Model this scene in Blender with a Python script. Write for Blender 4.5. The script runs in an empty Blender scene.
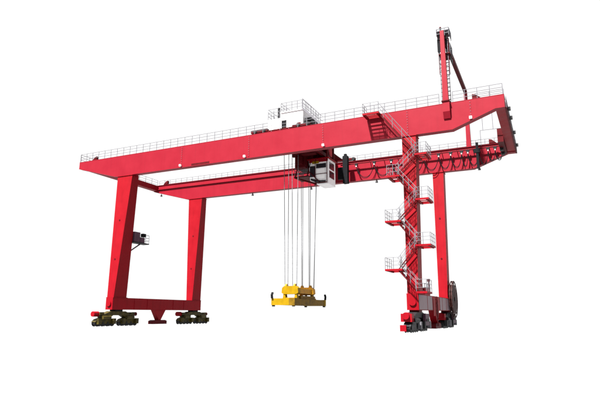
import bpy, bmesh, math, random
from mathutils import Vector, Matrix
random.seed(7)
S = bpy.context.scene
COL = S.collection

# ------------------------------------------------------------------ camera
cam_data = bpy.data.cameras.new('camera')
cam = bpy.data.objects.new('camera', cam_data)
COL.objects.link(cam)
S.camera = cam
CAM = Vector((13.125, -45.299, 1.534))
yaw, pit, rol = -0.445, 0.213, 0.004
fwd = Vector((math.sin(yaw)*math.cos(pit), math.cos(yaw)*math.cos(pit), math.sin(pit)))
r0 = Vector((math.cos(yaw), -math.sin(yaw), 0)); u0 = r0.cross(fwd)
rr = r0*math.cos(rol) + u0*math.sin(rol); uu = -r0*math.sin(rol) + u0*math.cos(rol)
cam.matrix_world = Matrix(((rr.x, uu.x, -fwd.x, CAM.x), (rr.y, uu.y, -fwd.y, CAM.y),
                           (rr.z, uu.z, -fwd.z, CAM.z), (0, 0, 0, 1)))
cam_data.sensor_width = 36.0
cam_data.lens = 36.0*521.825/600.0
cam_data.clip_end = 5000

# ------------------------------------------------------------------ light: plain white surround, one sun from the front left
SKY, EXPO, SUN = 0.1525, 2.82, 3.9
W = bpy.data.worlds.new('World'); S.world = W; W.use_nodes = True
bg = W.node_tree.nodes['Background']
bg.inputs['Color'].default_value = (1, 1, 1, 1); bg.inputs['Strength'].default_value = SKY
sd = bpy.data.lights.new('sun', 'SUN'); sd.energy = SUN; sd.angle = math.radians(3.0); sd.color = (1, .975, .94)
sun = bpy.data.objects.new('sun', sd); COL.objects.link(sun)
sun.rotation_euler = Vector((0.36, 1.2, -1.95)).to_track_quat('-Z', 'Y').to_euler()
sun.location = (-20, -40, 60)
S.view_settings.view_transform = 'Standard'; S.view_settings.look = 'None'
S.view_settings.exposure = EXPO; S.view_settings.gamma = 1; S.view_settings.use_curve_mapping = False

# ------------------------------------------------------------------ materials
def mat(name, col, rough=.5, metal=0., var=.12, scale=1.5, streak=0., spec=.5, bump=0., dirt=None):
    m = bpy.data.materials.new(name); m.use_nodes = True
    nt = m.node_tree; N = nt.nodes; L = nt.links
    b = N['Principled BSDF']
    b.inputs['Roughness'].default_value = rough; b.inputs['Metallic'].default_value = metal
    b.inputs['Specular IOR Level'].default_value = spec
    geo = N.new('ShaderNodeNewGeometry')
    n1 = N.new('ShaderNodeTexNoise'); n1.inputs['Scale'].default_value = scale; n1.inputs['Detail'].default_value = 5
    L.new(geo.outputs['Position'], n1.inputs['Vector'])
    mr = N.new('ShaderNodeMapRange'); mr.inputs[1].default_value = .3; mr.inputs[2].default_value = .7
    mr.inputs[3].default_value = 1-var; mr.inputs[4].default_value = 1+var
    L.new(n1.outputs['Fac'], mr.inputs[0])
    mul = N.new('ShaderNodeMix'); mul.data_type = 'RGBA'; mul.blend_type = 'MULTIPLY'
    mul.inputs[0].default_value = 1; mul.inputs[6].default_value = (*col, 1)
    L.new(mr.outputs[0], mul.inputs[7]); out = mul.outputs[2]
    if streak > 0:                                   # rain-washed weathering: noise stretched down the plates
        mp = N.new('ShaderNodeMapping'); mp.inputs['Scale'].default_value = (3.2, 3.2, .22)
        L.new(geo.outputs['Position'], mp.inputs['Vector'])
        n2 = N.new('ShaderNodeTexNoise'); n2.inputs['Scale'].default_value = 1.0; n2.inputs['Detail'].default_value = 6
        L.new(mp.outputs[0], n2.inputs['Vector'])
        r2 = N.new('ShaderNodeMapRange'); r2.inputs[1].default_value = .52; r2.inputs[2].default_value = .78
        r2.inputs[3].default_value = 0; r2.inputs[4].default_value = streak
        L.new(n2.outputs['Fac'], r2.inputs[0])
        mx = N.new('ShaderNodeMix'); mx.data_type = 'RGBA'
        L.new(r2.outputs[0], mx.inputs[0]); L.new(out, mx.inputs[6])
        mx.inputs[7].default_value = (*(dirt or tuple(c*.35 for c in col)), 1); out = mx.outputs[2]
    L.new(out, b.inputs['Base Color'])
    rm = N.new('ShaderNodeMapRange'); rm.inputs[3].default_value = max(.05, rough-.1); rm.inputs[4].default_value = min(1, rough+.12)
    L.new(n1.outputs['Fac'], rm.inputs[0]); L.new(rm.outputs[0], b.inputs['Roughness'])
    if bump > 0:
        bp = N.new('ShaderNodeBump'); bp.inputs['Strength'].default_value = bump; bp.inputs['Distance'].default_value = .05
        n3 = N.new('ShaderNodeTexNoise'); n3.inputs['Scale'].default_value = 1.1; n3.inputs['Detail'].default_value = 2
        L.new(geo.outputs['Position'], n3.inputs['Vector'])
        L.new(n3.outputs['Fac'], bp.inputs['Height']); L.new(bp.outputs[0], b.inputs['Normal'])
    return m
RED = (.142, .0009, .0042); PINK = (.139, .0024, .0088)
M = dict(
    girder=mat('girder_red_paint', PINK, .5, var=.05, scale=.6, streak=.16, spec=.1, bump=.12),
    red=mat('leg_red_paint', RED, .5, var=.07, scale=.9, streak=.3, spec=.07, bump=.1),
    dark=mat('dark_red', (.045, .0015, .003), .55, var=.2, scale=2, streak=.3, spec=.06),
    galv=mat('galvanised_steel', (.085, .083, .094), .6, metal=.0, var=.15, scale=4, spec=.2),
    steel=mat('dark_steel', (.006, .006, .007), .6, metal=.0, var=.4, scale=5, spec=.15),
    black=mat('black_rubber', (.003, .003, .004), .7, var=.3, scale=4, spec=.06),
    olive=mat('greasy_olive_paint', (.03, .023, .004), .5, var=.6, scale=3.0, streak=.7, dirt=(.003, .003, .0025), spec=.1),
    white=mat('white_paint', (.6, .6, .61), .5, var=.05, scale=2, streak=.1),
    glass=mat('cab_glass', (.012, .015, .018), .08, var=.1),
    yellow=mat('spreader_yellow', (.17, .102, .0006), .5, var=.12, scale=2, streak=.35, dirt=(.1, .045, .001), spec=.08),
    orange=mat('spreader_amber_shade', (.3, .145, .008), .5, var=.2, scale=2.5, streak=.4, dirt=(.12, .05, .004), spec=.1),  # golden tone of the headblock's shaded side put into the colour
    brown=mat('spreader_shaded_side', (.1, .056, .003), .55, var=.35, scale=2.5, streak=.5, dirt=(.025, .014, .002), spec=.08),  # shade on the yellow spreader's side put into the base colour
    rope=mat('wire_rope', (.075, .077, .085), .5, metal=.0, var=.45, scale=7),
    reel=mat('reel_brown', (.022, .005, .004), .6, var=.4, scale=3, spec=.1),
    green=mat('pale_green_lettering', (.22, .3, .17), .5, var=.05),
    lamp=mat('lamp_white', (.75, .75, .75), .3, var=.03),
    grey=mat('sill_grey', (.05, .022, .036), .5, var=.2, scale=2, streak=.3, spec=.1),
    lilac=mat('lilac_grey_sheen', (.135, .088, .102), .5, var=.15, scale=2, streak=.4, spec=.2),  # grey grazing sheen of the right sill side, as colour
)

# ------------------------------------------------------------------ helpers
class MB:
    def __init__(s): s.v = []; s.f = []
    def hexa(s, p):                       # 8 corners: bottom ring then top ring
        n = len(s.v); s.v += [tuple(q) for q in p]
        s.f += [(n+3, n+2, n+1, n), (n+4, n+5, n+6, n+7)] + [(n+i, n+(i+1) % 4, n+4+(i+1) % 4, n+4+i) for i in range(4)]
        return s
    def box(s, x0, x1, y0, y1, z0, z1):
        return s.hexa([(x0, y0, z0), (x1, y0, z0), (x1, y1, z0), (x0, y1, z0), (x0, y0, z1), (x1, y0, z1), (x1, y1, z1), (x0, y1, z1)])
    def ring(s, c, ax, r, n):
        ax = Vector(ax).normalized(); a = ax.orthogonal().normalized(); b = ax.cross(a)
        return [tuple(Vector(c) + a*r*math.cos(2*math.pi*i/n+.4) + b*r*math.sin(2*math.pi*i/n+.4)) for i in range(n)]
    def tube(s, p, q, r, n=6, r2=None):
        p = Vector(p); q = Vector(q); k = len(s.v); ax = q-p
        s.v += s.ring(p, ax, r, n) + s.ring(q, ax, r if r2 is None else r2, n)
        s.f += [(k+i, k+(i+1) % n, k+n+(i+1) % n, k+n+i) for i in range(n)]
        s.f += [tuple(k+n-1-i for i in range(n)), tuple(k+n+i for i in range(n))]
        return s
    def bar(s, p, q, w, h):               # rectangular bar from p to q; w across (horizontal), h the other way
        p = Vector(p); q = Vector(q); d = (q-p).normalized()
        a = d.cross(Vector((0, 0, 1)))
        a = Vector((1, 0, 0)) if a.length < 1e-4 else a.normalized()
        b = a.cross(d).normalized()
        c = lambda o, i, j: o + a*w/2*i + b*h/2*j
        return s.hexa([c(p, -1, -1), c(p, 1, -1), c(q, 1, -1), c(q, -1, -1), c(p, -1, 1), c(p, 1, 1), c(q, 1, 1), c(q, -1, 1)])
    def path(s, pts, r, n=5):
        for a, b in zip(pts[:-1], pts[1:]): s.tube(a, b, r, n)
        return s
    def prism(s, poly, axis, a, b):       # polygon in the other two axes extruded along axis
        k = len(s.v); n = len(poly)
        def P(u, w, t): return {'y': (u, t, w), 'x': (t, u, w), 'z': (u, w, t)}[axis]
        s.v += [P(u, w, a) for u, w in poly] + [P(u, w, b) for u, w in poly]
        s.f += [tuple(k+i for i in range(n)), tuple(k+n+n-1-i for i in range(n))]
        s.f += [(k+(i+1) % n, k+i, k+n+i, k+n+(i+1) % n) for i in range(n)]
        return s
    def mesh(s, name, material):
        me = bpy.data.meshes.new(name); me.from_pydata(s.v, [], s.f)
        bm = bmesh.new(); bm.from_mesh(me); bmesh.ops.recalc_face_normals(bm, faces=bm.faces); bm.to_mesh(me); bm.free()
        me.materials.append(M[material]); return me
WL = {}
def put(name, me, parent=None, loc=None, rot=None, label=None):
    o = bpy.data.objects.new(name, me); COL.objects.link(o)
    base = WL.get(parent.name, Vector()) if parent else Vector()
    w = Vector(loc) if loc is not None else base.copy()*0
    if parent: o.parent = parent
    o.location = w-base; WL[o.name] = w
    if rot: o.rotation_euler = rot
    if label: o['label'] = label
    return o
def B(name, mb, material, parent=None, label=None):      # mesh given in world coordinates; origin moved to its own centre
    lo = [min(v[i] for v in mb.v) for i in range(3)]; hi = [max(v[i] for v in mb.v) for i in range(3)]
    c = Vector(((lo[0]+hi[0])/2, (lo[1]+hi[1])/2, lo[2]))
    mb.v = [tuple(Vector(v)-c) for v in mb.v]
    return put(name, mb.mesh(name, material), parent, c, label=label)
def thing(name, loc, label, cat, group=None):
    o = put(name, None, None, loc); o['label'] = label; o['category'] = cat
    if group: o['group'] = group
    return o

# ------------------------------------------------------------------ measured sizes (metres)
HT, HB = 20.0, 17.477
X1, X2, X5, X6 = -39.33, -33.1, 6.44, 10.865
ZE1, ZE2 = 19.155, 18.83
YN, YF, GW, LW = 0.0, 13.942, .62, 1.08
XL, XR = -31.42, 2.5

crane = thing('gantry_crane', (-14.3, 7.4, 0), 'red rail mounted double girder gantry crane on four legs with stairs and goalpost mast', 'crane')

# ------------------------------------------------------------------ main girders
post_me = MB().tube((0, 0, 0), (0, 0, 1.0), .028, 5).mesh('post', 'galv')
spost_me = MB().tube((0, 0, 0), (0, 0, .98), .025, 5).mesh('post', 'galv')
def railing(pts, parent, gap=1.02, h=1.0, me=post_me, r=.025, name='railing'):
    mb = MB()
    for z in (h, h*.66, h*.33): mb.path([(p[0], p[1], p[2]+z) for p in pts], r, 5)
    o = B(name, mb, 'galv', parent)
    for a, b in zip(pts[:-1], pts[1:]):
        a = Vector(a); b = Vector(b); n = max(1, round((b-a).length/gap))
        for i in range(n+(1 if b == Vector(pts[-1]) else 0)):
            put('post', me, o, a+(b-a)*i/n)
    return o
def girder(y, rail_side):
    poly = [(X1, ZE1), (X2, HB), (X5, HB), (10.1, ZE2), (X6, ZE2), (X6, HT-.04), (X1, HT-.04)]
    g = B('main_girder', MB().prism(poly, 'y', y, y+GW), 'girder', crane)
    inner = .1
    y0, y1 = (y-.012, y+1.4) if rail_side > 0 else (y-inner, y+1.1)
    B('top_flange', MB().box(X1-.02, X6+.02, y0, y1, HT-.04, HT), 'girder', g)
    fb = MB()
    lo = [(X1, ZE1), (X2, HB), (X5, HB), (10.1, ZE2), (X6, ZE2)]
    for (xa, za), (xb, zb) in zip(lo[:-1], lo[1:]):
        fb.hexa([(xa, y-.05, za-.045), (xb, y-.05, zb-.045), (xb, y+GW+.05, zb-.045), (xa, y+GW+.05, za-.045),
                 (xa, y-.05, za), (xb, y-.05, zb), (xb, y+GW+.05, zb), (xa, y+GW+.05, za)])
    B('bottom_flange', fb, 'girder', g)
    ry = y+.55 if rail_side > 0 else y+.2
    B('trolley_rail', MB().box(X1+1.6, X6-1.4, ry-.05, ry+.05, HT, HT+.14), 'steel', g)
    for xs in (X1+1.7, X6-1.9):                       # buffers at the ends of the trolley rail
        k = 1 if xs < 0 else -1
        mb = MB().prism([(xs, HT+.14), (xs+.75*k, HT+.14), (xs+.75*k, HT+.62), (xs+.45*k, HT+.55)], 'y', ry-.16, ry+.16)
        B('end_stop', mb, 'dark', g)
    return g
gn = girder(YN, 1); gf = girder(YF, -1)
# bolted field splices on the near girder: cover plates with bolts, a flood lamp under each
bolt_me = MB().tube((0, 0, 0), (0, -.035, 0), .028, 6).mesh('bolt', 'galv')
for g, y in ((gn, YN),):
    for x in (-23.3, -14.5, -6.0, 2.45, 8.05):
        zb = HB if x < X5 else HB+(x-X5)/(10.1-X5)*(ZE2-HB)
        sp = B('splice_plate', MB().box(x-.09, x+.09, y-.014, y, zb+.12, HT-.14), 'girder', g)
        n = 9 if x < X5 else 6
        for i in range(n):
            put('bolt', bolt_me, sp, (x, y-.014, zb+.25+(HT-zb-.5)*i/(n-1)))
for x in (-23.3, -14.9, -5.9, 8.05):
    zb = HB if x < X5 else HB+(x-X5)/(10.1-X5)*(ZE2-HB)
    fl = B('floodlight', MB().box(x-.11, x+.11, -.28, -.1, zb+.06, zb+.28), 'lamp', gn)
    B('lamp_bracket', MB().box(x-.04, x+.04, -.1, -.0, zb+.1, zb+.2), 'steel', fl)
for x, d in ((-38.0, .25), (-22.3, 0), (-13.6, 0), (-4.9, 0), (7.0, 0.)):
    zb = HB-.045 if x > X2 else ZE1+(x-X1)/(X2-X1)*(HB-ZE1)-.045
    if x > X5: zb = HB-.045+(x-X5)/(10.1-X5)*(ZE2-HB)
    fl = B('floodlight', MB().tube((x, YF+.15, zb-.42), (x, YF+.15, zb-.14), .17, 8, .09), 'steel', gf)
    B('lamp_bracket', MB().tube((x, YF+.15, zb-.14), (x, YF+.15, zb), .03, 6), 'steel', fl)
B('dark_plate', MB().box(-21.9, -19.5, -.02, .0, HB+.02, HB+.24), 'dark', gn)  # thin dark plate flush along the web's lower edge
# ledge along the inner web of the far girder
B('cable_tray', MB().box(X1+.2, -9.5, YF-.16, YF, 19.32, 19.4), 'girder', gf)
B('festoon_track', MB().box(-9.3, X6-.6, YF-.5, YF-.4, 19.46, 19.58), 'dark', gf)
tb_me = MB().box(-.04, .04, -.45, 0, 0, .06).mesh('track_bracket', 'dark')
for i in range(12): put('track_bracket', tb_me, gf, (-9+i*1.72, YF, 19.585))
# railings
railing([(X1+.1, .04, HT), (5.4, .04, HT)], crane)
railing([(6.6, .04, HT), (X6-.08, .04, HT)], crane)
railing([(8.4, 1.3, HT), (X6-.08, 1.3, HT)], crane)
railing([(X1+.1, YF+1.0, HT), (X6-.1, YF+1.0, HT)], crane)

# ------------------------------------------------------------------ end ties
tl = B('end_tie_beam', MB().box(X1, X1+.8, GW, YF, ZE1+.02, HT-.06), 'red', crane)
railing([(X1+.08, .1, HT), (X1+.08, YF+GW, HT)], tl, 1.3)
tr = B('end_tie_beam', MB().box(X6-.78, X6, GW, YF, ZE2+.02, HT-.06), 'red', crane)
wk = B('end_walkway', MB().box(X6, X6+.14, .3, YF+.8, ZE2-.02, ZE2+.05), 'dark', crane)
railing([(X6+.11, .35, ZE2+.05), (X6+.11, YF+.75, ZE2+.05)], wk, 1.3)
for y in (1.6, 4.0, 8.4, 12.8):
    B('floodlight', MB().box(X6+.13, X6+.38, y-.14, y+.14, ZE2+.2, ZE2+.5), 'steel', wk)
cb = B('control_cabinet', MB().box(9.5, 10.06, 8.6, 13.3, 18.45, 19.9), 'dark', crane)
B('cabinet_door', MB().box(9.48, 9.5, 10.4, 11.6, 18.7, 19.8), 'dark', cb)
for y in (10.6, 12.2): B('cabinet_foot', MB().box(9.5, 9.85, y, y+.6, 18.2, 18.55), 'steel', cb)
fr = MB()                                             # slender maintenance frame standing at the cantilever end
for (p, q) in (((8.2, 8.2, 19.8), (8.2, 8.2, 21.9)), ((9.18, 8.2, 19.75), (9.18, 8.2, 21.9)), ((7.93, 8.2, 19.8), (10.09, 8.2, 19.75)), ((7.93, 8.2, 18.2), (7.93, 8.2, 19.8)), ((8.2, 8.2, 21.9), (9.18, 8.2, 21.9))):
    fr.tube(p, q, .03, 5)
B('maintenance_frame', fr, 'galv', crane)

# ------------------------------------------------------------------ legs and sills
ZS0, ZS1 = 1.8, 3.12
def leg(xb0, xb1, yb0, yb1, xt0, xt1, yt0, yt1, bulge=0):
    zb, zt = ZS1+.04, HB-.1
    mb = MB().hexa([(xb0, yb0, zb), (xb1, yb0, zb), (xb1, yb1, zb), (xb0, yb1, zb), (xt0, yt0, zt), (xt1, yt0, zt), (xt1, yt1, zt), (xt0, yt1, zt)])
    l = B('leg', mb, 'red', crane)
    B('flange', MB().box(xt0-.07, xt1+.07, yt0-.07, yt1+.07, zt, HB-.045), 'red', l)
    B('flange', MB().box(xb0-.1, xb1+.1, yb0-.1, yb1+.1, ZS1, zb), 'red', l)
    B('haunch', MB().hexa([(xt0+.02, yt0+GW+.06, HB-.045), (xt1-.02, yt0+GW+.06, HB-.045), (xt1-.02, yt1, HB-.045), (xt0+.02, yt1, HB-.045), (xt0+.25, yt0+GW+.06, HB+1.3), (xt1-.25, yt0+GW+.06, HB+1.3), (xt1-.25, yt0+GW+.2, HB+1.3), (xt0+.25, yt0+GW+.2, HB+1.3)]), 'red', l)
    for f in (.3, .62):
        d = lambda a, b: a+(b-a)*f
        x0, x1, y0, y1, z = d(xb0, xt0), d(xb1, xt1), d(yb0, yt0), d(yb1, yt1), d(zb, zt)
        B('access_cover', MB().tube(((x0+x1)/2, y0+.002, z), ((x0+x1)/2, y0-.03, z), .1, 10), 'dark', l)
    return l
lnl = leg(XL-.48, XL+.48, -.95, 1.03, -32.7, -30.42, .0, 1.08)
lfl = leg(XL-.48, XL+.48, 13.3, 15.2, -32.8, -30.52, YF, YF+LW)
lnr = leg(XR-.45, XR+.47, -.9, .75, 1.88, 3.16, .0, LW)
lfr = leg(XR-.52, XR+.42, 13.2, 14.6, 1.84, 3.06, YF, YF+LW)
for x, y0, y1, m in ((XL, -1.05, 15.3, 'red'), (XR, -1.0, 14.7, 'red')):
    s = B('sill_beam', MB().box(x-.5, x+.5, y0, y1, ZS0, ZS1), m, crane)
    yc = 7.05
    B('anchor_bracket', MB().prism([(yc-1.0, ZS0), (yc+1.0, ZS0), (yc+.18, .6), (yc-.18, .6)], 'x', x-.22, x+.42), 'red', s)
    B('anchor_foot', MB().prism([(yc-1.25, .12), (yc+1.25, .12), (yc+1.25, .5), (yc+.9, .6), (yc-.9, .6), (yc-1.25, .5)], 'x', x-.3, x+.5), 'dark', s)
    for yy in (2.4, 4.6, 9.4, 11.6):
        B('stiffener', MB().box(x+.5, x+.53, yy-.05, yy+.05, ZS0+.03, ZS1-.03), m, s)
    B('hub_cover', MB().tube((x, y0+.001, 2.45), (x, y0-.12, 2.45), .3, 14), m, s)

# ------------------------------------------------------------------ bogies
wheel_mb = MB().tube((-.19, 0, 0), (.19, 0, 0), .31, 16).tube((-.25, 0, 0), (-.19, 0, 0), .37, 16).tube((.19, 0, 0), (.25, 0, 0), .37, 16).tube((.25, 0, 0), (.33, 0, 0), .12, 10)
wheel_me = wheel_mb.mesh('wheel', 'steel')
def bogie(x, y, m, dark):
    eq = MB().prism([(y-2.35, .95), (y-1.2, .95), (y-.75, 1.18), (y+.75, 1.18), (y+1.2, .95), (y+2.35, .95), (y+2.3, 1.2), (y+1.1, 1.62), (y-1.1, 1.62), (y-2.3, 1.2)], 'x', x-.36, x+.36)
    b = B('bogie', eq, m, crane)
    B('pivot_pin', MB().box(x-.42, x+.42, y-.55, y+.55, 1.62, ZS0), 'dark' if dark else 'black', b)
    for s in (-1, 1):
        yc = y+1.78*s
        B('truck_frame', MB().prism([(yc-1.42, .5), (yc-1.2, .3), (yc+1.2, .3), (yc+1.42, .5), (yc+1.15, .76), (yc+.5, .95), (yc-.5, .95), (yc-1.15, .76)], 'x', x-.3, x+.3), m, b)
        for k in range(4): put('wheel', wheel_me, b, (x, yc-1.05+k*.7, .37))
        for k in (0, 3):
            B('gearbox', MB().box(x+.34, x+.62, yc-1.25+k*.7, yc-.85+k*.7, .25, .85), 'galv' if dark and k else 'steel' if dark else 'olive', b)
        B('drive_motor', MB().tube((x+.48, yc-.6, .95), (x+.48, yc+.5, .95), .2, 10), 'steel' if dark else 'olive', b)
        B('buffer_housing', MB().box(x-.34, x+.3, y+2.35*s-.3, y+2.35*s+.3, 1.2, 1.52), m, b)
    B('buffer', MB().tube((x-.05, y-2.6, 1.32), (x-.05, y-3.35, 1.32), .28, 14), 'red', b)
    B('buffer', MB().tube((x-.05, y+2.6, 1.32), (x-.05, y+3.2, 1.32), .22, 12), 'dark', b)
    return b
bogie(XL, .1, 'olive', False); bogie(XL, 14.25, 'olive', False)
for y in (0., 14.0):
    b = bogie(XR, y, 'steel', True)
    B('motor_cover', MB().box(XR-.5, XR+.4, y-3.15, y-2.4, .86, 1.5), 'red', b)
    B('rail_clamp', MB().box(XR-.55, XR-.05, y-3.3, y-2.9, .12, .6), 'red', b)
    B('cable_duct', MB().box(XR+.4, XR+.62, y+.9, y+2.4, .5, 1.5), 'grey', b)

# ------------------------------------------------------------------ stair tower on the right near leg
tread_me = MB().box(-.09, -.055, -.32, .32, -.012, .012).box(.055, .09, -.32, .32, -.012, .012).mesh('tread', 'red')
def legy(z): t = max(0, min(1, (z-ZS1)/(HB-ZS1))); return -.9*(1-t)
def landing(x0, x1, z, y1, open_left, depth=.95, m='red', close=True):
    y0 = y1-depth
    l = B('landing', MB().box(x0, x1, y0, y0+.07, z-.16, z).box(x0, x1, y1-.07, y1, z-.16, z)
          .box(x0, x0+.07, y0+.07, y1-.07, z-.16, z).box(x1-.07, x1, y0+.07, y1-.07, z-.16, z), m, crane)
    n = 5 if depth < 1.5 else 3
    for i in range(n):
        w = (y1-y0-.14)/n; ya = y0+.07+w*i
        B('floor_slat', MB().box(x0+.07, x1-.07, ya+w*.3, ya+w*.7, z-.06, z-.01), m, l)
    for s in (0, 1):
        B('support_bracket', MB().box(x0+.15+(x1-x0-.4)*s, x0+.25+(x1-x0-.4)*s, y0+.07, y1-.07, z-.2, z-.065), m, l)
    pts = [(x1-.03, y0+.03, z), (x0+.03, y0+.03, z), (x0+.03, y1-.05, z)] if open_left == 0 else [(x0+.03, y0+.03, z), (x1-.03, y0+.03, z), (x1-.03, y1-.05, z)]
    railing(pts, l, .62, .98, spost_me, .018)
    return l
def flight(xa, za, xb, zb, y):            # from upper (xa, za) to lower (xb, zb); y is the centre line
    f = B('stair_flight', MB().bar((xa, y-.34, za-.06), (xb, y-.34, zb-.06), .04, .1).bar((xa, y+.34, za-.06), (xb, y+.34, zb-.06), .04, .1), 'dark', crane)
    n = max(4, round((za-zb)/.25))
    for i in range(1, n):
        t = i/n; put('tread', tread_me, f, (xa+(xb-xa)*t, y, za+(zb-za)*t-.05))
    for s in (-.34, .34):
        mb = MB()
        for h in (.95, .5): mb.tube((xa, y+s, za+h), (xb, y+s, zb+h), .018, 5)
        k = B('handrail', mb, 'galv', f)
    for i in range(4):
        t = (i+.5)/4; px, pz = xa+(xb-xa)*t, za+(zb-za)*t
        put('post', spost_me, f, (px, y-.34, pz-.05))
    return f
LAND = [(-1.42, .16, 19.72, 0), (3.24, 4.3, 15.3, 1), (.7, 1.86, 13.5, 0), (3.2, 4.35, 11.2, 1), (.5, 1.9, 9.4, 0), (3.12, 4.4, 7.2, 1), (.45, 1.95, 5.2, 0), (3.05, 3.95, 3.3, 1)]
for i, (x0, x1, z, side) in enumerate(LAND):
    y1 = -.08 if i == 0 else legy(z-1)+1.0
    landing(x0, x1, z, y1, side, 1.3 if i == 0 else 2.05)
for a, b in zip(LAND[:-1], LAND[1:]):
    ya = (-.6 if a[2] > HB else legy(a[2]-1)-.57); yb = legy(b[2]-1)-.57
    xa = a[1]-.1 if a[3] == 0 else a[0]+.1; xb = b[0]+.1 if b[3] == 1 else b[1]-.35
    if a[3] == 0 and a[2] < HB: xa = a[1]-.4
    if b[3] == 1: xb = b[0]+.15
    flight(xa, a[2], xb, b[2], (ya+yb)/2)

# ------------------------------------------------------------------ goalpost mast on the right cantilever
XM = 6.03; ZM = 27.05
def mast_post(y0, y1, zb):
    return B('mast_post', MB().hexa([(XM-.25, y0, zb), (XM+.25, y0, zb), (XM+.25, y1, zb), (XM-.25, y1, zb), (XM-.17, y0+.04, ZM), (XM+.17, y0+.04, ZM), (XM+.17, y1, ZM), (XM-.17, y1, ZM)]), 'girder', crane)
mp = mast_post(-.3, .12, 20.1)
B('mast_bracket', MB().prism([(-.32, 20.1), (.0, 20.1), (.0, 18.5), (-.1, 18.5), (-.32, 19.1)], 'x', XM-.28, XM+.32), 'girder', crane)
B('mast_flange', MB().box(XM-.36, XM+.36, -.4, .2, 20.06, 20.14), 'dark', mp)
mf = mast_post(YF+.1, YF+.6, HT)
B('mast_beam', MB().box(XM-.17, XM+.17, .12, YF+.1, ZM-.42, ZM-.02), 'dark', crane)  # darker than the posts: shade on the beam's faces put into its colour
lad = MB()
for s in (-.38, .38): lad.tube((XM+s, .26, 20.1), (XM+s, .26, ZM+.2), .035, 5)
ld = B('ladder', lad, 'galv', crane)
rung = MB().tube((-.42, 0, 0), (.42, 0, 0), .04, 5).mesh('rung', 'steel')
for i in range(17): put('rung', rung, ld, (XM, .26, 20.4+i*.4))
hoop = MB()
for i in range(10):
    a0, a1 = math.pi*i/10, math.pi*(i+1)/10
    hoop.tube((.45*math.cos(a0), .8*math.sin(a0), 0), (.45*math.cos(a1), .8*math.sin(a1), 0), .028, 5)
hoop_me = hoop.mesh('hoop', 'dark')
cg = MB()
for i in range(5):
    a = math.pi*(i+.0)/4; cg.tube((XM+.45*math.cos(a), .26+.8*math.sin(a), 23.0), (XM+.45*math.cos(a), .26+.8*math.sin(a), ZM+.1), .026, 5)
c_ = B('ladder_cage', cg, 'dark', crane)
for i in range(8): put('hoop', hoop_me, c_, (XM, .26, 23.0+i*.55))
mpl = B('mast_platform', MB().box(XM-.45, XM+.6, .1, 1.5, ZM-2.2, ZM-2.13), 'dark', crane)
B('platform_panel', MB().box(XM-.52, XM-.24, .14, .2, ZM-1.9, ZM-.6), 'black', mpl)
B('platform_panel', MB().box(XM+.2, XM+.5, .4, .46, ZM-2.1, ZM-.55), 'black', mpl)
B('platform_panel', MB().box(XM+.5, XM+.54, .5, 1.9, ZM-2.6, ZM-1.2), 'steel', mpl)
railing([(XM+.58, .15, ZM-2.13), (XM+.58, 1.45, ZM-2.13)], mpl, .4, .98, spost_me, .03)
mp2 = B('mast_platform', MB().box(XM-.52, XM+.62, -.2, 1.2, ZM-.01, ZM+.05), 'galv', crane)
railing([(XM-.5, 1.1, ZM-.5), (XM-.5, -.15, ZM-.5), (XM+.6, -.15, ZM-.5), (XM+.6, 1.1, ZM-.5)], mp2, .4, .75, MB().tube((0, 0, 0), (0, 0, .75), .026, 5).mesh('post', 'galv'), .03)
wl = B('warning_lamp', MB().tube((XM-.15, .0, ZM+.05), (XM-.15, .0, ZM+.4), .08, 8), 'steel', crane)
B('lamp_cap', MB().tube((XM-.15, .0, ZM+.4), (XM-.15, .0, ZM+.52), .11, 8, .05), 'dark', wl)
B('sheave_block', MB().tube((XM+.2, .9, ZM-.85), (XM+.4, .9, ZM-.85), .42, 14), 'steel', crane)

# ------------------------------------------------------------------ festoon cables on the inner web of the far girder
FX = [-8.2, -7.26, -4.97, -2.86, -.9, 1.0, 2.72, 4.07, 5.27, 5.95, 7.1, 8.1, 8.84, 9.6]
FY = YF-.45
car_me = MB().box(-.16, .16, -.1, .1, -.12, .12).tube((-.12, -.13, .14), (-.12, .13, .14), .08, 8).tube((.12, -.13, .14), (.12, .13, .14), .08, 8).mesh('cable_carrier', 'steel')
clamp_me = MB().box(-.05, .05, -.1, .1, -.24, -.12).mesh('cable_clamp', 'lamp')
for x in FX[1:]:
    c = put('cable_carrier', car_me, crane, (x, FY, 19.34)); put('cable_clamp', clamp_me, c, (x, FY, 19.34))
for a, b in zip(FX[1:-1], FX[2:]):
    drop = 1.55 if a < 8 else 1.2
    for k, (dy, dd) in enumerate(((-.05, 0), (.06, -.16))):
        pts = [Vector((a+(b-a)*t, FY+dy, 19.1-(drop+dd)*(1-abs(2*t-1)**2.4))) for t in [i/12 for i in range(13)]]
        B('cable_loop', MB().path(pts, .036, 5), 'black', crane)
B('cable_chute', MB().box(6.85, 7.12, FY-.25, FY-.05, 17.2, 20.2).box(6.6, 7.3, FY-.3, FY-.1, 19.0, 19.5), 'black', crane)

# ------------------------------------------------------------------ small service gear on legs and sills
sp = B('service_platform', MB().box(-31.3, -30.4, 1.02, 3.6, 9.5, 9.62), 'steel', crane)
B('switch_box', MB().box(-31.1, -30.5, 1.15, 2.1, 9.62, 10.8), 'grey', sp)
B('switch_box', MB().box(-31.1, -30.5, 2.15, 2.9, 9.62, 10.25), 'grey', sp)
B('lamp_head', MB().box(-30.9, -30.5, 2.6, 3.1, 10.35, 10.75), 'black', sp)
B('support_bracket', MB().bar((-30.9, 1.02, 8.5), (-30.9, 2.6, 9.5), .12, .12), 'grey', sp)
railing([(-30.42, 2.95, 9.62), (-30.42, 3.55, 9.62), (-31.28, 3.55, 9.62)], sp, .6, .98, spost_me, .02)
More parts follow.
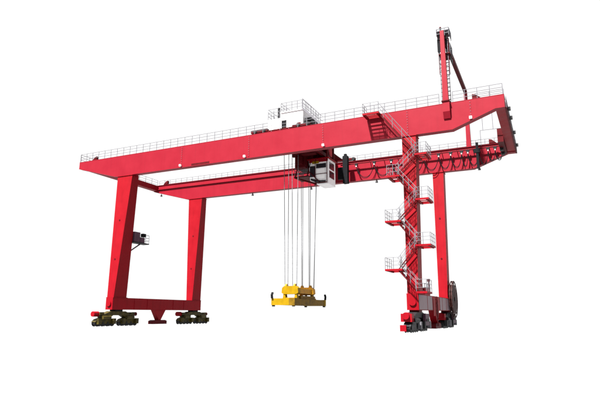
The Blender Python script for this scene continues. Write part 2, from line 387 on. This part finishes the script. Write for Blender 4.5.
# cable reel beside the far right leg
rl = B('cable_reel', MB().tube((3.2, 14.7, 3.05), (3.36, 14.7, 3.05), 1.35, 28), 'reel', crane)
for x in (3.17, 3.37):
    rim = MB()
    for i in range(32):
        a, b_ = 2*math.pi*i/32, 2*math.pi*(i+1)/32
        rim.bar((x, 14.7+1.95*math.cos(a), 3.05+1.95*math.sin(a)), (x, 14.7+1.95*math.cos(b_), 3.05+1.95*math.sin(b_)), .07, .12)
    rim.tube((x-.02, 14.7, 3.05), (x+.02, 14.7, 3.05), 1.6, 28)
    for i in range(12):
        a = 2*math.pi*i/12; rim.bar((x, 14.7, 3.05), (x, 14.7+1.95*math.cos(a), 3.05+1.95*math.sin(a)), .06, .09)
    B('reel_flange', rim, 'reel', rl)
B('reel_axle', MB().tube((2.9, 14.7, 3.05), (3.48, 14.7, 3.05), .22, 12), 'steel', rl)
B('reel_gearbox', MB().box(2.95, 3.15, 14.2, 15.6, 2.6, 4.6), 'reel', rl)
# cabinet, ladder and little mast on the near end of the right sill
ec = B('electrical_box', MB().box(2.35, 3.0, 1.5, 3.6, ZS1, ZS1+.62), 'red', crane)
B('box_door', MB().box(3.0, 3.02, 1.65, 2.5, ZS1+.06, ZS1+.56), 'red', ec)
B('anemometer_pole', MB().tube((2.8, 4.3, ZS1), (2.8, 4.3, ZS1+1.5), .06, 6).box(2.68, 2.92, 4.18, 4.42, ZS1+1.3, ZS1+1.55), 'dark', crane)
railing([(2.95, .9, ZS1), (2.95, 3.9, ZS1)], crane, 1.0)
B('sill_cover_panel', MB().box(XR+.501, XR+.56, 4.8, 6.1, ZS0-.5, ZS1-.1), 'red', crane)
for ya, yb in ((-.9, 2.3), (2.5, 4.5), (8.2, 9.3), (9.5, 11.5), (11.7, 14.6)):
    B('sill_sheen_plate', MB().box(XR+.501, XR+.522, ya, yb, ZS0+.05, ZS1-.06), 'lilac', crane)  # plates added to carry the sill side's grey sheen in their colour
al = MB()
for y in (5.9, 6.35): al.tube((XR+.62, y, .35), (XR+.62, y, ZS1), .035, 5)
for i in range(8): al.tube((XR+.62, 5.9, .55+i*.32), (XR+.62, 6.35, .55+i*.32), .025, 5)
B('access_ladder', al, 'dark', crane)

# ------------------------------------------------------------------ hoist trolley
tro = thing('hoist_trolley', (-10.8, 7.5, HT+.14), 'dark red hoist trolley with white machine house and operator cab riding the two girders', 'trolley')
ZR = HT+.14
fm = MB()
fm.box(-13.6, -13.0, .7, 14.2, ZR+.02, ZR+.4).box(-8.5, -7.9, .7, 7.9, ZR+.02, ZR+.4).box(-10.6, -10.0, 7.9, 14.2, ZR+.02, ZR+.4)
fm.box(-13.0, -8.5, 6.9, 7.5, ZR+.02, ZR+.4).box(-13.0, -10.6, 11, 11.5, ZR+.02, ZR+.4).box(-13.0, -8.5, 2.6, 3.1, ZR+.02, ZR+.4)
tf = B('trolley_frame', fm, 'dark', tro)
B('deck_plate', MB().box(-11.6, -8.2, 1.7, 7.6, ZR-.08, ZR+.01), 'dark', tro)
B('deck_plate', MB().box(-11.0, -8.9, 7.7, 13.2, ZR-.08, ZR+.01), 'dark', tro)
for y in (.55, YF+.2):
    B('end_carriage', MB().box(-14.5, -12.5, y-.2, y+.2, ZR+.1, ZR+.42).box(-9.6, -7.6, y-.2, y+.2, ZR+.1, ZR+.36).box(-12.5, -9.6, y-.15, y+.15, ZR+.08, ZR+.2), 'dark', tro)
tw = MB().tube((0, -.24, 0), (0, .24, 0), .2, 16).mesh('wheel', 'steel')
for y in (.55, YF+.2):
    for x in (-14.0, -12.9, -8.9, -7.8): put('wheel', tw, tro, (x, y, ZR+.2))
B('rope_drum', MB().tube((-12.9, 5.2, ZR-.1), (-10.3, 5.2, ZR-.1), .42, 18), 'dark', tro)
B('rope_drum', MB().tube((-12.9, 8.6, ZR-.1), (-10.3, 8.6, ZR-.1), .42, 18), 'dark', tro)
B('under_frame', MB().box(-11.2, -8.4, 3.6, 4.0, 19.2, ZR+.2).box(-11.2, -8.4, 8.4, 8.8, 18.9, ZR+.2).box(-11.2, -10.9, 4.0, 8.4, 18.7, 19.1).box(-8.8, -8.5, 4.0, 8.4, 18.7, 19.1), 'dark', tro)
# machine house
hs = B('machine_house', MB().box(-12.25, -9.6, 3.0, 7.2, ZR+.4, 23.15), 'white', tro)
B('house_roof', MB().box(-12.35, -9.5, 2.9, 7.3, 23.15, 23.24), 'white', hs)
B('door', MB().box(-12.18, -11.6, 2.96, 3.0, ZR+.8, 22.25), 'black', hs)
B('louvre', MB().box(-10.35, -9.85, 2.96, 3.0, ZR+.9, 21.75), 'dark', hs)
B('lettering_strip', MB().box(-11.3, -9.95, 2.985, 3.0, 22.55, 22.75), 'green', hs)
railing([(-9.6, 7.2, 23.24), (-9.6, 2.95, 23.24), (-12.25, 2.95, 23.24), (-12.25, 7.2, 23.24), (-9.6, 7.2, 23.24)], hs, .66, 1.05)
h2 = B('motor_house', MB().box(-14.0, -12.45, 3.2, 6.0, ZR+.4, 22.7), 'white', tro)
railing([(-12.6, 3.2, 22.7), (-14.0, 3.2, 22.7), (-14.0, 6.0, 22.7)], h2, .75, 1.2)
B('vent_pipe', MB().tube((-12.75, 3.4, 22.7), (-12.75, 3.4, 24.0), .13, 10), 'steel', h2)
st = MB()
for y in (2.4, 3.0): st.bar((-9.4, y, 23.1), (-7.3, y, ZR+.8), .06, .2)
sf = B('house_stair', st, 'galv', tro)
for i in range(10):
    t = (i+.5)/10; put('tread', tread_me, sf, (-9.4+2.1*t, 2.7, 23.1+(ZR+.8-23.1)*t), None)
for y in (2.4, 3.0):
    B('handrail', MB().tube((-9.4, y, 24.2), (-7.3, y, ZR+1.85), .03, 5).tube((-9.4, y, 23.65), (-7.3, y, ZR+1.3), .03, 5), 'galv', sf)
for i in range(5):
    t = i/4; put('post', post_me, sf, (-9.4+2.1*t, 2.4, 23.1+(ZR+.8-23.1)*t))
B('hoist_motor', MB().box(-9.5, -8.7, 3.4, 5.0, ZR+.4, 22.3).tube((-8.9, 3.0, 21.5), (-8.9, 4.6, 21.5), .4, 12), 'steel', tro)
# operator cab
cab = B('operator_cab', MB().prism([(-10.2, 15.95), (-9.3, 15.45), (-8.0, 15.45), (-8.0, 18.3), (-10.35, 18.3)], 'y', 6.2, 8.3), 'white', tro)
B('cab_roof', MB().box(-10.5, -7.85, 6.0, 8.45, 18.3, 18.42), 'red', cab)
B('front_window', MB().box(-10.22, -9.55, 6.17, 6.2, 16.35, 17.6), 'glass', cab)
B('front_window', MB().box(-9.45, -8.25, 6.17, 6.2, 17.3, 17.8), 'glass', cab)
B('floor_window', MB().prism([(-10.1, 16.2), (-10.1, 16.0), (-9.2, 15.55), (-8.3, 15.55), (-8.3, 15.85), (-9.1, 15.9)], 'y', 6.15, 6.2), 'glass', cab)
B('window_glare', MB().box(-9.42, -8.4, 6.16, 6.2, 16.1, 17.2), 'lamp', cab)  # white panel: bright reflection in the cab window put in as colour
B('red_band', MB().box(-10.3, -8.05, 6.16, 6.2, 18.0, 18.28), 'red', cab)
B('yellow_sign', MB().box(-9.9, -9.1, 6.13, 6.16, 17.85, 18.12), 'yellow', cab)
for z in (16.2, 17.2): B('side_window', MB().box(-8.0, -7.97, 6.5, 7.9, z, z+.8), 'glass', cab)
B('handrail', MB().path([(-9.5, 6.05, 15.6), (-8.1, 6.05, 15.6), (-8.1, 6.05, 16.6), (-9.5, 6.05, 16.6)], .04, 5), 'dark', cab)
for x in (-9.5, -8.1): B('guard_post', MB().tube((x, 6.05, 15.5), (x, 6.05, 18.3), .035, 6), 'dark', cab)
B('guard_brace', MB().bar((-10.3, 6.08, 17.0), (-9.0, 6.08, 15.7), .07, .09), 'dark', cab)
B('hoist_gear', MB().box(-11.7, -10.5, 5.4, 7.9, 17.4, 19.3).box(-11.5, -10.7, 5.0, 5.4, 17.7, 18.6).tube((-11.9, 5.3, 18.9), (-9.0, 5.3, 18.9), .3, 12), 'dark', tro)
for x in (-10.2, -8.15):
    for y in (6.3, 8.1): B('cab_hanger', MB().box(x-.09, x+.09, y-.09, y+.09, 18.42, ZR-.08), 'dark', cab)
cp = B('cab_platform', MB().box(-12.2, -10.4, 6.2, 8.3, 16.5, 16.62), 'dark', tro)
railing([(-10.5, 6.25, 16.62), (-12.15, 6.25, 16.62), (-12.15, 8.25, 16.62)], cp, .55, .98, spost_me, .03)
for x in (-12.1, -10.6): B('platform_hanger', MB().bar((x, 6.25, 16.5), (x+1.1, 6.25, ZR+.2), .1, .1), 'dark', cp)
B('platform_brace', MB().bar((-12.1, 6.2, 16.5), (-9.4, 6.2, 15.5), .14, .18), 'dark', cp)
ta = B('festoon_tow_arm', MB().box(-8.6, -8.0, 12.3, 12.9, 16.9, ZR+.2).box(-8.5, -8.2, 12.5, 12.8, ZR+.2, ZR+.5), 'black', tro)
B('cable_drum_cover', MB().box(-9.2, -8.6, 12.2, 12.6, 17.4, 18.9), 'black', ta)
# hoist ropes
ZT, ZH = ZR-.1, 4.2
for (xt, yt, xb, yb) in ((-12.75, 4.75, -12.45, 4.7), (-12.15, 4.75, -12.1, 4.7), (-11.75, 4.75, -11.6, 4.8), (-11.0, 4.8, -11.1, 4.8),
                         (-12.6, 8.9, -12.4, 8.8), (-12.35, 8.9, -12.3, 8.8), (-11.6, 8.9, -11.5, 8.8), (-11.35, 8.9, -11.4, 8.8), (-10.6, 9.0, -10.9, 8.8), (-10.55, 9.0, -10.85, 8.6)):
    B('hoist_rope', MB().tube((xt, yt, ZT), (xb, yb, ZH), .034, 6), 'rope', tro)

# ------------------------------------------------------------------ container spreader
spd = thing('container_spreader', (-11.8, 7.1, 2.2), 'yellow container spreader with headblock hanging on wire ropes under the trolley', 'spreader')
x0, x1, y0, y1 = -13.15, -10.5, 3.0, 11.3
B('end_beam', MB().box(x0, x1, y0, y0+.42, 2.3, 2.98), 'yellow', spd)
B('end_beam', MB().box(x0, x1, y1-.42, y1, 2.3, 2.98), 'yellow', spd)
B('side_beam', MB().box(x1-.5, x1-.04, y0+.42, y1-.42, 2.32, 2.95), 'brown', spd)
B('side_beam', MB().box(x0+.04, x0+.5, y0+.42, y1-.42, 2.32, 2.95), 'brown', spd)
mbm = B('main_frame', MB().box(x0+.5, x1-.5, 4.6, 9.6, 2.4, 3.1), 'orange', spd)
B('gear_box', MB().box(x1-.95, x1-.3, 5.2, 8.9, 2.95, 3.3), 'brown', mbm)
for y in (y0+.06, y1-.3):
    for x in (x0+.05, x1-.29):
        B('twistlock', MB().box(x, x+.24, y, y+.24, 2.16, 2.3), 'steel', spd)
for y, s in ((y0, -1), (y1, 1)):
    for x in (x0+.12, x1-.12):
        g_ = MB().prism([(y-.02*s, 2.98), (y+.14*s, 2.98), (y+.2*s, 3.35), (y+.02*s, 3.62), (y-.1*s, 3.55), (y+.06*s, 3.3)], 'x', x-.1, x+.1)
        if not (x > -11 and y < 5): B('corner_guide', g_, 'black', spd)
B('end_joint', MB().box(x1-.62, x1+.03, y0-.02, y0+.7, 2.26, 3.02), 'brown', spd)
hb = B('headblock', MB().prism([(-12.75, 3.6), (-12.5, 3.45), (-11.05, 3.45), (-10.8, 3.6), (-10.85, 4.1), (-11.1, 4.3), (-12.45, 4.3), (-12.7, 4.1)], 'y', 4.5, 5.1), 'yellow', spd)
B('headblock_beam', MB().box(-12.5, -11.0, 5.1, 8.4, 3.55, 4.05), 'orange', spd)
B('headblock_end', MB().prism([(-12.75, 3.6), (-12.5, 3.45), (-11.05, 3.45), (-10.8, 3.6), (-10.85, 4.1), (-11.1, 4.3), (-12.45, 4.3), (-12.7, 4.1)], 'y', 8.4, 9.0), 'orange', spd)
for y in (4.55, 8.5):
    for x in (-12.55, -11.2):
        B('lock_post', MB().hexa([(x-.08, y, 2.95), (x+.28, y, 2.95), (x+.28, y+.45, 2.95), (x-.08, y+.45, 2.95), (x, y, 3.5), (x+.2, y, 3.5), (x+.2, y+.45, 3.5), (x, y+.45, 3.5)]), 'yellow' if y < 6 else 'brown', spd)  # far posts take the shaded-side tone
for y in (4.8, 8.7):
    for x in (-12.3, -11.3):
        B('sheave', MB().tube((x-.1, y, 4.28), (x+.1, y, 4.28), .26, 16), 'orange', spd)

# ------------------------------------------------------------------ ground
# a level sheet of white translucent material, lit through from the white surround like a light table
def white_sheet():
    m = bpy.data.materials.new('translucent_white_sheet'); m.use_nodes = True
    nt = m.node_tree; N = nt.nodes; L = nt.links; N.clear()
    out = N.new('ShaderNodeOutputMaterial'); mix = N.new('ShaderNodeMixShader'); mix.inputs[0].default_value = .02
    tr = N.new('ShaderNodeBsdfTranslucent'); tr.inputs['Color'].default_value = (.985, .985, .985, 1)
    df = N.new('ShaderNodeBsdfDiffuse'); df.inputs['Color'].default_value = (.9, .9, .9, 1)
    L.new(tr.outputs[0], mix.inputs[1]); L.new(df.outputs[0], mix.inputs[2]); L.new(mix.outputs[0], out.inputs['Surface'])
    return m
me = bpy.data.meshes.new('ground')
me.from_pydata([(-2500, -2500, 0), (2500, -2500, 0), (2500, 2500, 0), (-2500, 2500, 0)], [], [(0, 1, 2, 3)])
me.materials.append(white_sheet())
g = bpy.data.objects.new('ground', me); COL.objects.link(g); g['kind'] = 'structure'
